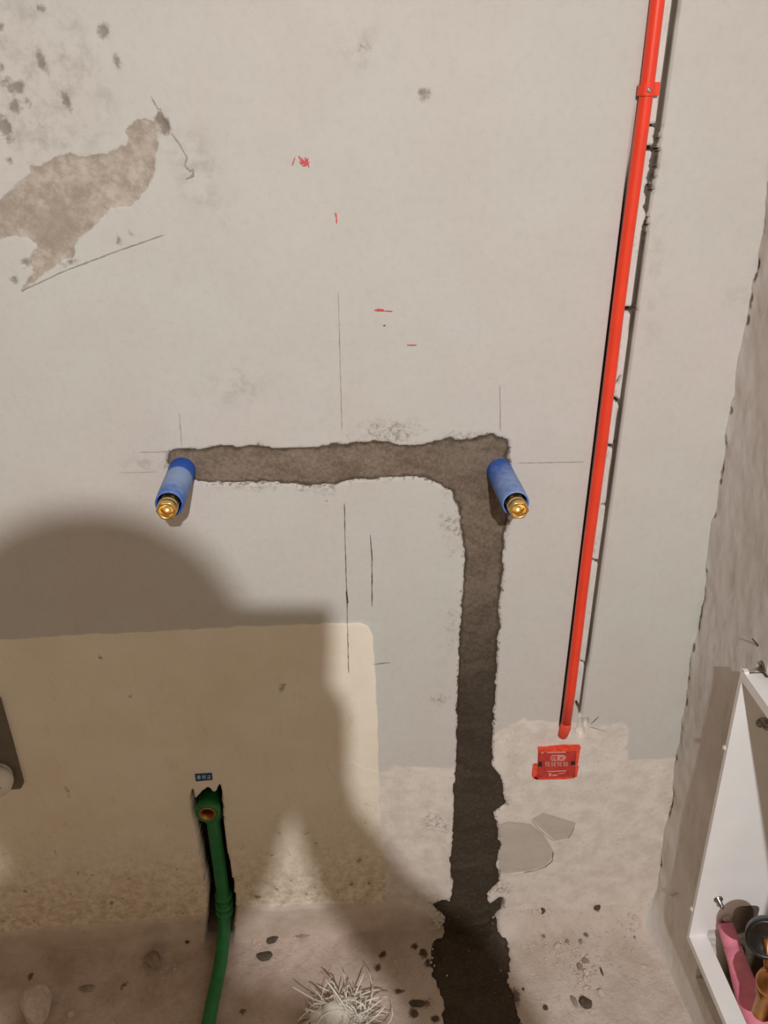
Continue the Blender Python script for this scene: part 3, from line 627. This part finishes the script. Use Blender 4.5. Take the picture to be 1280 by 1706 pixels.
# pink sleeved pipe, valve handle and brass fitting inside the box
def side_pt(px_, py_, X): return Vector(on_side(px_, py_, X))
a = Vector(on_y(1208, 1538, BY-.010)); b = side_pt(1221, 1578, a.x+.006); c = side_pt(1236, 1625, a.x+.010); d = side_pt(1262, 1700, a.x+.016); e_ = side_pt(1300, 1800, a.x+.022)
pk = empty('pink_pipe', (e_.x, e_.y, e_.z), 'pink sleeved pipe slanting across the foot of the white box', 'pipe')
bm = BM(); tube(bm, [a, a.lerp(b, .5), b-(b-a).normalized()*.0005], [.0125, .0135, .014], 14); obj('sleeve', bm, M_PINK, pk)
bm = BM(); tube(bm, [b, b.lerp(c, .5), c, c.lerp(d, .5), d, e_], [.0145, .015, .0175, .021, .023, .024], 14); obj('sleeve', bm, M_PINK, pk)
bm = BM(); tube(bm, [b-(b-a).normalized()*.001, b+(b-a).normalized()*.0012], .0142, 14); obj('seam', bm, plain('dark_pink', lin(150, 70, 90)), pk)
va = empty('valve', tuple(side_pt(1272, 1620, 0.60)), 'brass valve with black round handle inside the white box', 'valve')
h = side_pt(1278, 1562, 0.605)
bm = BM(); r_ = lathe(bm, h, (-.35, -.85, .4), [(-.012, .012), (-.010, .028), (.006, .030), (.009, .028), (.008, .024), (.002, .021), (.002, .002)], 28); bm.faces.new(r_[0]); bm.faces.new(r_[-1]); obj('handle', bm, M_BLACK, va)
g = side_pt(1284, 1640, 0.61)
bm = BM(); r_ = lathe(bm, g+Vector((0, 0, .022)), (0, 0, -1), [(-.004, .010), (0, .013), (.008, .019), (.018, .021), (.028, .019), (.034, .014), (.036, .017), (.046, .017), (.050, .013), (.09, .013)], 30, 0, hexes=(6, 7)); bm.faces.new(r_[0]); obj('brass_body', bm, M_COPPER, va)
bm = BM(); tube(bm, [h, g], .007, 12); obj('stem', bm, M_COPPER, va)

# wire end and nail in the right wall
def spike(name, p, q, r, mat, label, cat):
    bm = BM(); p = Vector(p); q = Vector(q); tube(bm, [p, p.lerp(q, .5)+Vector((0, 0, .0004)), q], [r, r, r*.6], 8)
    return tag(base_at(obj(name, bm, mat), tuple(p)), label, cat)
p = on_side(1274, 1090, side_x(0.78)+0.012); q = on_side(1254, 1064, side_x(0.78)-0.012)
spike('wire', p, q, .0014, M_DARKMETAL, 'thin dark wire sticking out of the broken hole above the white box', 'wire')
p = on_side(1114, 1491, side_x(0.13)+0.004); q = Vector(p)+Vector((-0.016, -.020, .002)); q = Vector(on_side(1130, 1488, p[0]-.014))
spike('nail', p, q, .0013, M_STEEL, 'bright nail sticking out of the side wall near the floor', 'nail')

# ------------------------------------------------------------------ debris on the floor
def chunk(name, px_, py_, wpx, hpx, flat, mat, label, cat='rubble', group=None, rot=None, seed=0):
    c = on_ground(px_, py_); s = 0.00118
    rnd = random.Random(seed+px_*7+py_); bm = BM()
    bmesh.ops.create_icosphere(bm, subdivisions=2, radius=1.0)
    rx, ry = wpx*s/2, hpx*s/2*1.35; rz = min(rx, ry)*flat
    ang = rot if rot is not None else rnd.uniform(-.4, .4)
    planes = [(Vector((rnd.gauss(0, 1), rnd.gauss(0, 1), rnd.gauss(0, .6))).normalized(), rnd.uniform(.55, .9)) for _ in range(9)]
    for v_ in bm.verts:
        k = v_.co.copy()
        for n_, h_ in planes:
            dd = k.dot(n_)
            if dd > h_: k -= n_*(dd-h_)
        k = Vector((k.x*rx, k.y*ry, k.z*rz)); k.rotate(Matrix.Rotation(ang, 3, 'Z')); v_.co = k
    zmin = min(v_.co.z for v_ in bm.verts); fh = float(floor_h(c[0], c[1]))
    for v_ in bm.verts: v_.co += Vector((c[0], c[1], fh-zmin-.0012))
    o = base_at(obj(name, bm, mat, None, False), (c[0], c[1], fh)); tag(o, label, cat, group); return o
chunk('plaster_chip', 455, 1531, 20, 30, .5, M_CHIPD, 'dark upright plaster chip, darkest piece of rubble beside the green pipe', rot=-.5)
chunk('plaster_chip', 501, 1514, 36, 13, .35, M_CHIPM, 'long flat grey plaster flake on the lit floor near the wall', rot=-.05)
chunk('plaster_chip', 503, 1535, 17, 11, .5, M_CHIPM, 'small grey plaster flake just below the long flat flake')
chunk('plaster_chip', 489, 1541, 7, 7, .6, M_CHIPD, 'tiny dark crumb next to the small grey flake')
chunk('plaster_chip', 422, 1525, 11, 22, .6, M_CHIPL, 'pale slender plaster piece beside the green pipe collar', rot=-.2)
chunk('plaster_chip', 441, 1594, 30, 14, .5, M_CHIPD, 'dark wedge shaped rubble piece on the floor beside the green pipe', rot=0)
chunk('plaster_chip', 310, 1546, 12, 14, .4, M_CHIPD, 'small brown crumb at the wall foot beside the pipe chase')
chunk('mortar_clod', 256, 1606, 36, 26, .6, M_CHIPM, 'rough grey mortar clod lying by the wall foot')
chunk('plaster_chip', 146, 1648, 30, 9, .5, M_CHIPM, 'low flat crumbly strip of mortar on the shaded floor', rot=0)
chunk('plaster_lump', 64, 1690, 58, 50, .9, M_CHIPL, 'large rounded pale lump on the shaded floor', rot=.2)
chunk('plaster_chip', 118, 1692, 18, 9, .6, M_CHIPL, 'small pale crumb beside the large rounded lump')
chunk('plaster_chip', 975, 1672, 21, 20, .5, M_CHIPD, 'dark square stone chip on the lit floor', rot=.5)
chunk('plaster_chip', 956, 1668, 10, 18, .5, M_CHIPM, 'grey chip touching the dark square stone chip')
chunk('plaster_chip', 1002, 1657, 15, 9, .8, M_CHIPL, 'white angular chip behind the dark square stone chip', rot=-.6)
chunk('plaster_chip', 1072, 1611, 13, 5, .6, M_CHIPL, 'thin white sliver near the side wall foot', rot=-.4)
chunk('plaster_chip', 1001, 1481, 16, 7, .9, M_CHIPD, 'dark twig like chip at the wall foot', rot=.5)
GRP = ('dark crumbs on the lit floor', 'grey crumbs on the lit floor', 'pale crumbs on the lit floor'); GL = ('small dark crumb', 'small grey plaster crumb', 'small pale plaster crumb')
for (x_, y_, w_, h_, k_) in [(905,1503,11,12,0),(888,1517,13,9,2),(900,1516,11,9,2),(914,1514,9,8,2),(884,1500,8,8,2),(1058,1531,12,10,2),(1049,1526,8,6,2),(996,1516,7,11,1),(930,1578,15,8,2),(945,1570,8,6,1),(968,1570,8,8,1),(975,1603,14,8,1),(966,1612,10,12,1),(976,1621,12,8,2),(975,1631,8,8,2),(976,1646,14,5,2),(909,1681,9,7,0),(872,1648,5,5,0),(1054,1585,6,5,2),(1058,1562,5,5,1),(1003,1620,4,14,0),(935,1590,7,4,2),(1012,1555,6,5,2),(955,1556,6,4,2)]:
    chunk('plaster_crumb', x_, y_, w_, h_, .7, (M_CHIPD, M_CHIPM, M_CHIPL)[k_], GL[k_]+' on the lit floor between mortar strip and side wall', group=GRP[k_])
GRP2 = 'dark crumbs by the wet mortar'; GL2 = 'dark mortar crumb on the shaded floor beside the wet mortar strip'
for (x_, y_, w_, h_) in [(706,1588,14,10),(714,1604,9,9),(692,1578,9,6),(638,1591,10,7),(630,1613,7,8),(695,1672,30,9),(690,1690,13,9),(726,1699,11,8),(664,1652,10,5)]:
    chunk('mortar_crumb', x_, y_, w_, h_, .5, M_CHIPD, GL2, group=GRP2)

# fine grit swept against the wall foot: too small to count
bm = BM(); rg = random.Random(11)
def grit(cx, cy, sx, sy, n, k=1.0):
    for _ in range(n):
        c = on_ground(cx+rg.gauss(0, sx), cy+rg.gauss(0, sy)); r = rg.uniform(.0010, .0034)*k
        m_ = Matrix.Translation((c[0], min(c[1], -.003), float(floor_h(c[0], c[1]))+r*.4)) @ Matrix.Rotation(rg.uniform(0, 6), 4, 'Z') @ Matrix.Diagonal((r*rg.uniform(.8, 1.6), r, r*rg.uniform(.5, .9), 1))
        bmesh.ops.create_icosphere(bm, subdivisions=1, radius=1.0, matrix=m_)
for g_ in [(895,1512,14,7,40),(955,1580,28,14,60),(972,1620,12,20,40,1.2),(1055,1545,10,22,30),(1000,1670,50,20,30,.8),(700,1600,25,25,25),(470,1560,40,25,25,.8),(250,1615,60,18,30)]: grit(*g_)
tag(obj('grit', bm, M_CHIPL, floor, False), kind='stuff')
rub = on_floor(1274, 1112, BZ1+.008)
bm = BM(); bmesh.ops.create_icosphere(bm, subdivisions=2, radius=1.0)
for v_ in bm.verts:
    k = v_.co; nn = 1+.35*math.sin(9*k.x+4*k.y)*math.cos(7*k.z+3*k.y)
    v_.co = Vector((rub[0]+.012+k.x*.020*nn, rub[1]-.004+k.y*.026*nn, BZ1+.0105+k.z*.013*min(nn, 1.0)))
zl_ = min(v_.co.z for v_ in bm.verts)
for v_ in bm.verts: v_.co.z += BZ1+.0002-zl_
tag(base_at(obj('rubble_lump', bm, M_CHIPD, None, False), (rub[0]+.012, rub[1]-.004, BZ1)), 'dark rubble lump lying on top of the white manifold box', 'rubble')

# frayed white packing strands
fc = on_floor(570, 1706); fb = empty('frayed_bundle', (fc[0], fc[1], 0), 'tangled bundle of frayed white plastic strands on the floor', 'strands')
bm = BM(); bmesh.ops.create_icosphere(bm, subdivisions=3, radius=1.0)
for v_ in bm.verts:
    k = v_.co; nn = 1+.18*math.sin(5*k.x+3*k.z)+.12*math.sin(7*k.y+2*k.x)
    v_.co = Vector((fc[0]-.006+k.x*.046*nn, fc[1]-.012+k.y*.036*nn, .025+k.z*.030*nn))
obj('core', bm, M_STRAND, fb)
bm = BM(); rnd = random.Random(3)
def strand(p0, d0, L, r, curl):
    p = Vector(p0); d_ = Vector(d0).normalized(); pts = [p.copy()]; ax = Vector((rnd.gauss(0, 1), rnd.gauss(0, 1), rnd.gauss(0, 1))).normalized()
    for i in range(7):
        d_ = (Matrix.Rotation(curl/7, 3, ax) @ d_); d_.z -= .16; d_.normalize(); p = p+d_*(L/7)
        if p.z < .002: p.z = .002; d_.z = abs(d_.z)*.3
        pts.append(p.copy())
    tube(bm, pts, [r]*7+[r*.4], 5)
for i in range(240):
    a_ = rnd.uniform(0, 2*math.pi); q_ = math.sqrt(rnd.random())
    hgt = .012+.040*math.sqrt(max(0, 1-q_*q_))
    p0 = (fc[0]-.002+math.cos(a_)*q_*.050, fc[1]-.008+math.sin(a_)*q_*.042, hgt*rnd.uniform(.75, 1.05))
    strand(p0, (rnd.gauss(0, 1), rnd.gauss(0, .8), rnd.uniform(-.45, .45)), rnd.uniform(.030, .075), rnd.uniform(.0006, .0017), rnd.uniform(-3.6, 3.6))
for (ax_, ay_, bx_, by_, hz, r) in [(576,1668,536,1618,.035,.0016),(612,1680,622,1640,.045,.0015),(622,1640,606,1606,.03,.0009),(540,1700,508,1678,.02,.0013),(590,1660,576,1636,.03,.0008),(600,1700,610,1662,.05,.0013),(560,1700,566,1660,.05,.0012)]:
    p0 = Vector(on_floor(ax_, ay_+25)); p0.z = .03; p1 = Vector(on_floor(bx_, by_, hz)); tube(bm, [p0, p0.lerp(p1, .5)+Vector((.003, 0, .006)), p1], [r, r, r*.7], 6)
obj('strands', bm, M_STRAND, fb)['kind'] = 'stuff'

# ------------------------------------------------------------------ the photographer, standing behind the camera between lamp and wall
ph = empty('mobile_phone', tuple(Vector(CAM)-Vector(FWD)*.012), 'black mobile phone held up in both hands', 'phone')
def ph_pt(u, v, d): return Vector(CAM)-Vector(FWD)*(.008+d)+Vector(RGT)*u+Vector(UPV)*v
bm = BM(); rr = .008; oc = arcp(.035-rr, .018-rr, rr, 0, math.pi/2)+arcp(-.040+rr, .018-rr, rr, math.pi/2, math.pi)+arcp(-.040+rr, -.152+rr, rr, math.pi, 1.5*math.pi)+arcp(.035-rr, -.152+rr, rr, 1.5*math.pi, 2*math.pi)
prism(bm, oc, lambda u, v: ph_pt(u, v, 0), tuple(Vector(FWD)*-.008)); obj('case', bm, M_BLACK, ph, False)
PX, PY = -0.087, -1.52
V = []; E = []; R = []
def jn(p, r, parent=None):
    V.append(p); R.append(r if isinstance(r, tuple) else (r, r))
    if parent is not None: E.append((parent, len(V)-1))
    return len(V)-1
pel = jn((PX, PY-.02, .95), (.15, .115)); sp1 = jn((PX, PY-.02, 1.14), (.14, .11), pel); ch = jn((PX, PY, 1.32), (.155, .115), sp1)
nb = jn((PX, PY+.03, 1.45), .075, ch); nk = jn((PX, PY+.06, 1.52), .060, nb); jw = jn((PX, PY+.10, 1.575), (.074, .080), nk)
hd = jn((PX, PY+.10, 1.655), (.096, .105), jw); tp = jn((PX, PY+.095, 1.725), (.082, .09), hd)
nose = jn((PX, PY+.215, 1.635), .010, hd)
for s in (-1, 1):
    ear = jn((PX+s*.090, PY+.095, 1.645), .014, hd)
    sh = jn((PX+s*.165, PY-.005, 1.405), .062, ch)
    elb = jn((PX+s*(.285 if s > 0 else .245), PY+.16, 1.135 if s > 0 else 1.35), .050, sh)
    k = 1 if s > 0 else -1
    wx = .062 if s > 0 else -.088
    fm = jn((.5*(PX+s*.245)+.5*wx+(.028 if s > 0 else 0), PY+.25, 1.240 if s > 0 else 1.335), .043, elb)
    wr = jn((wx, -1.216, 1.286), .034, fm)
    pm = jn(((.024 if s > 0 else -.016), -1.192-.012*(s < 0), 1.322), .037, wr)
    edge = .034 if s > 0 else -.042
    for j, (dz, L) in enumerate([(.052, .9), (.034, 1.0), (.014, .95), (-.006, .8)]):      # four fingers wrap round the phone's edge
        a1 = jn((edge-s*.002, -1.186, 1.368+dz*.9-.012), .0095, pm)
        a2 = jn((edge+s*.004, -1.155+dz*.25, 1.380+dz), .0088, a1)
        a3 = jn((edge-s*.006*L, -1.136+dz*.42, 1.383+dz), .0080, a2)
    t1 = jn((edge-s*.014, -1.200, 1.385), .0115, pm); t2 = jn((edge-s*.020, -1.190, 1.415), .0100, t1); jn((edge-s*.026, -1.180, 1.437), .0085, t2)
    hp = jn((PX+s*.095, PY-.03, .88), .092, pel); kn = jn((PX+s*.105, PY-.02, .49), .064, hp); an = jn((PX+s*.11, PY-.05, .10), .046, kn); jn((PX+s*.125, PY+.09, .045), .040, an)
me = bpy.data.meshes.new('person'); me.from_pydata(V, E, []); me.update()
per = link(bpy.data.objects.new('person', me)); sk = per.modifiers.new('skin', 'SKIN'); sk.use_smooth_shade = True
bm = bmesh.new(); bm.from_mesh(me); lay = bm.verts.layers.skin.verify(); bm.verts.ensure_lookup_table()
for i, v_ in enumerate(bm.verts): v_[lay].radius = (R[i][0]*1.12, R[i][1]*1.12); v_[lay].use_root = (i == 0)
bm.to_mesh(me); bm.free()
sb = per.modifiers.new('subdivision', 'SUBSURF'); sb.levels = 2; sb.render_levels = 2
mp = Mat('clothes_and_skin', 0.85, 0, 0.2); sep = mp.t.nodes.new('ShaderNodeSeparateXYZ'); mp.t.links.new(mp.tc, sep.inputs[0])
cl = mp.mix(mp.rng(sep.outputs['Z'], .93, .95), lin(52, 58, 76), lin(74, 78, 84)); hand = mp.math('MULTIPLY', mp.rng(sep.outputs['Y'], -1.205, -1.195), mp.rng(sep.outputs['Z'], 1.30, 1.32))
cl = mp.mix(mp.math('MAXIMUM', hand, mp.rng(sep.outputs['Z'], 1.505, 1.515)), cl, lin(206, 160, 132)); cl = mp.mix(mp.rng(sep.outputs['Z'], .085, .075), cl, lin(40, 36, 34)); mp.color(cl)
me.materials.append(mp.m)
tag(per, 'person in a dark grey jacket and jeans holding up a phone with both hands', 'person')
bm = BM(); bmesh.ops.create_uvsphere(bm, u_segments=24, v_segments=16, radius=1.0)
for v_ in list(bm.verts):
    k = v_.co
    if k.z < -.15 or (k.y > .45 and k.z < .45): bm.verts.remove(v_)
for v_ in bm.verts: v_.co = Vector((PX+v_.co.x*.098, PY+.088+v_.co.y*.112, 1.672+v_.co.z*.105))
obj('hair', bm, plain('dark_hair', lin(34, 28, 24), .7), per)
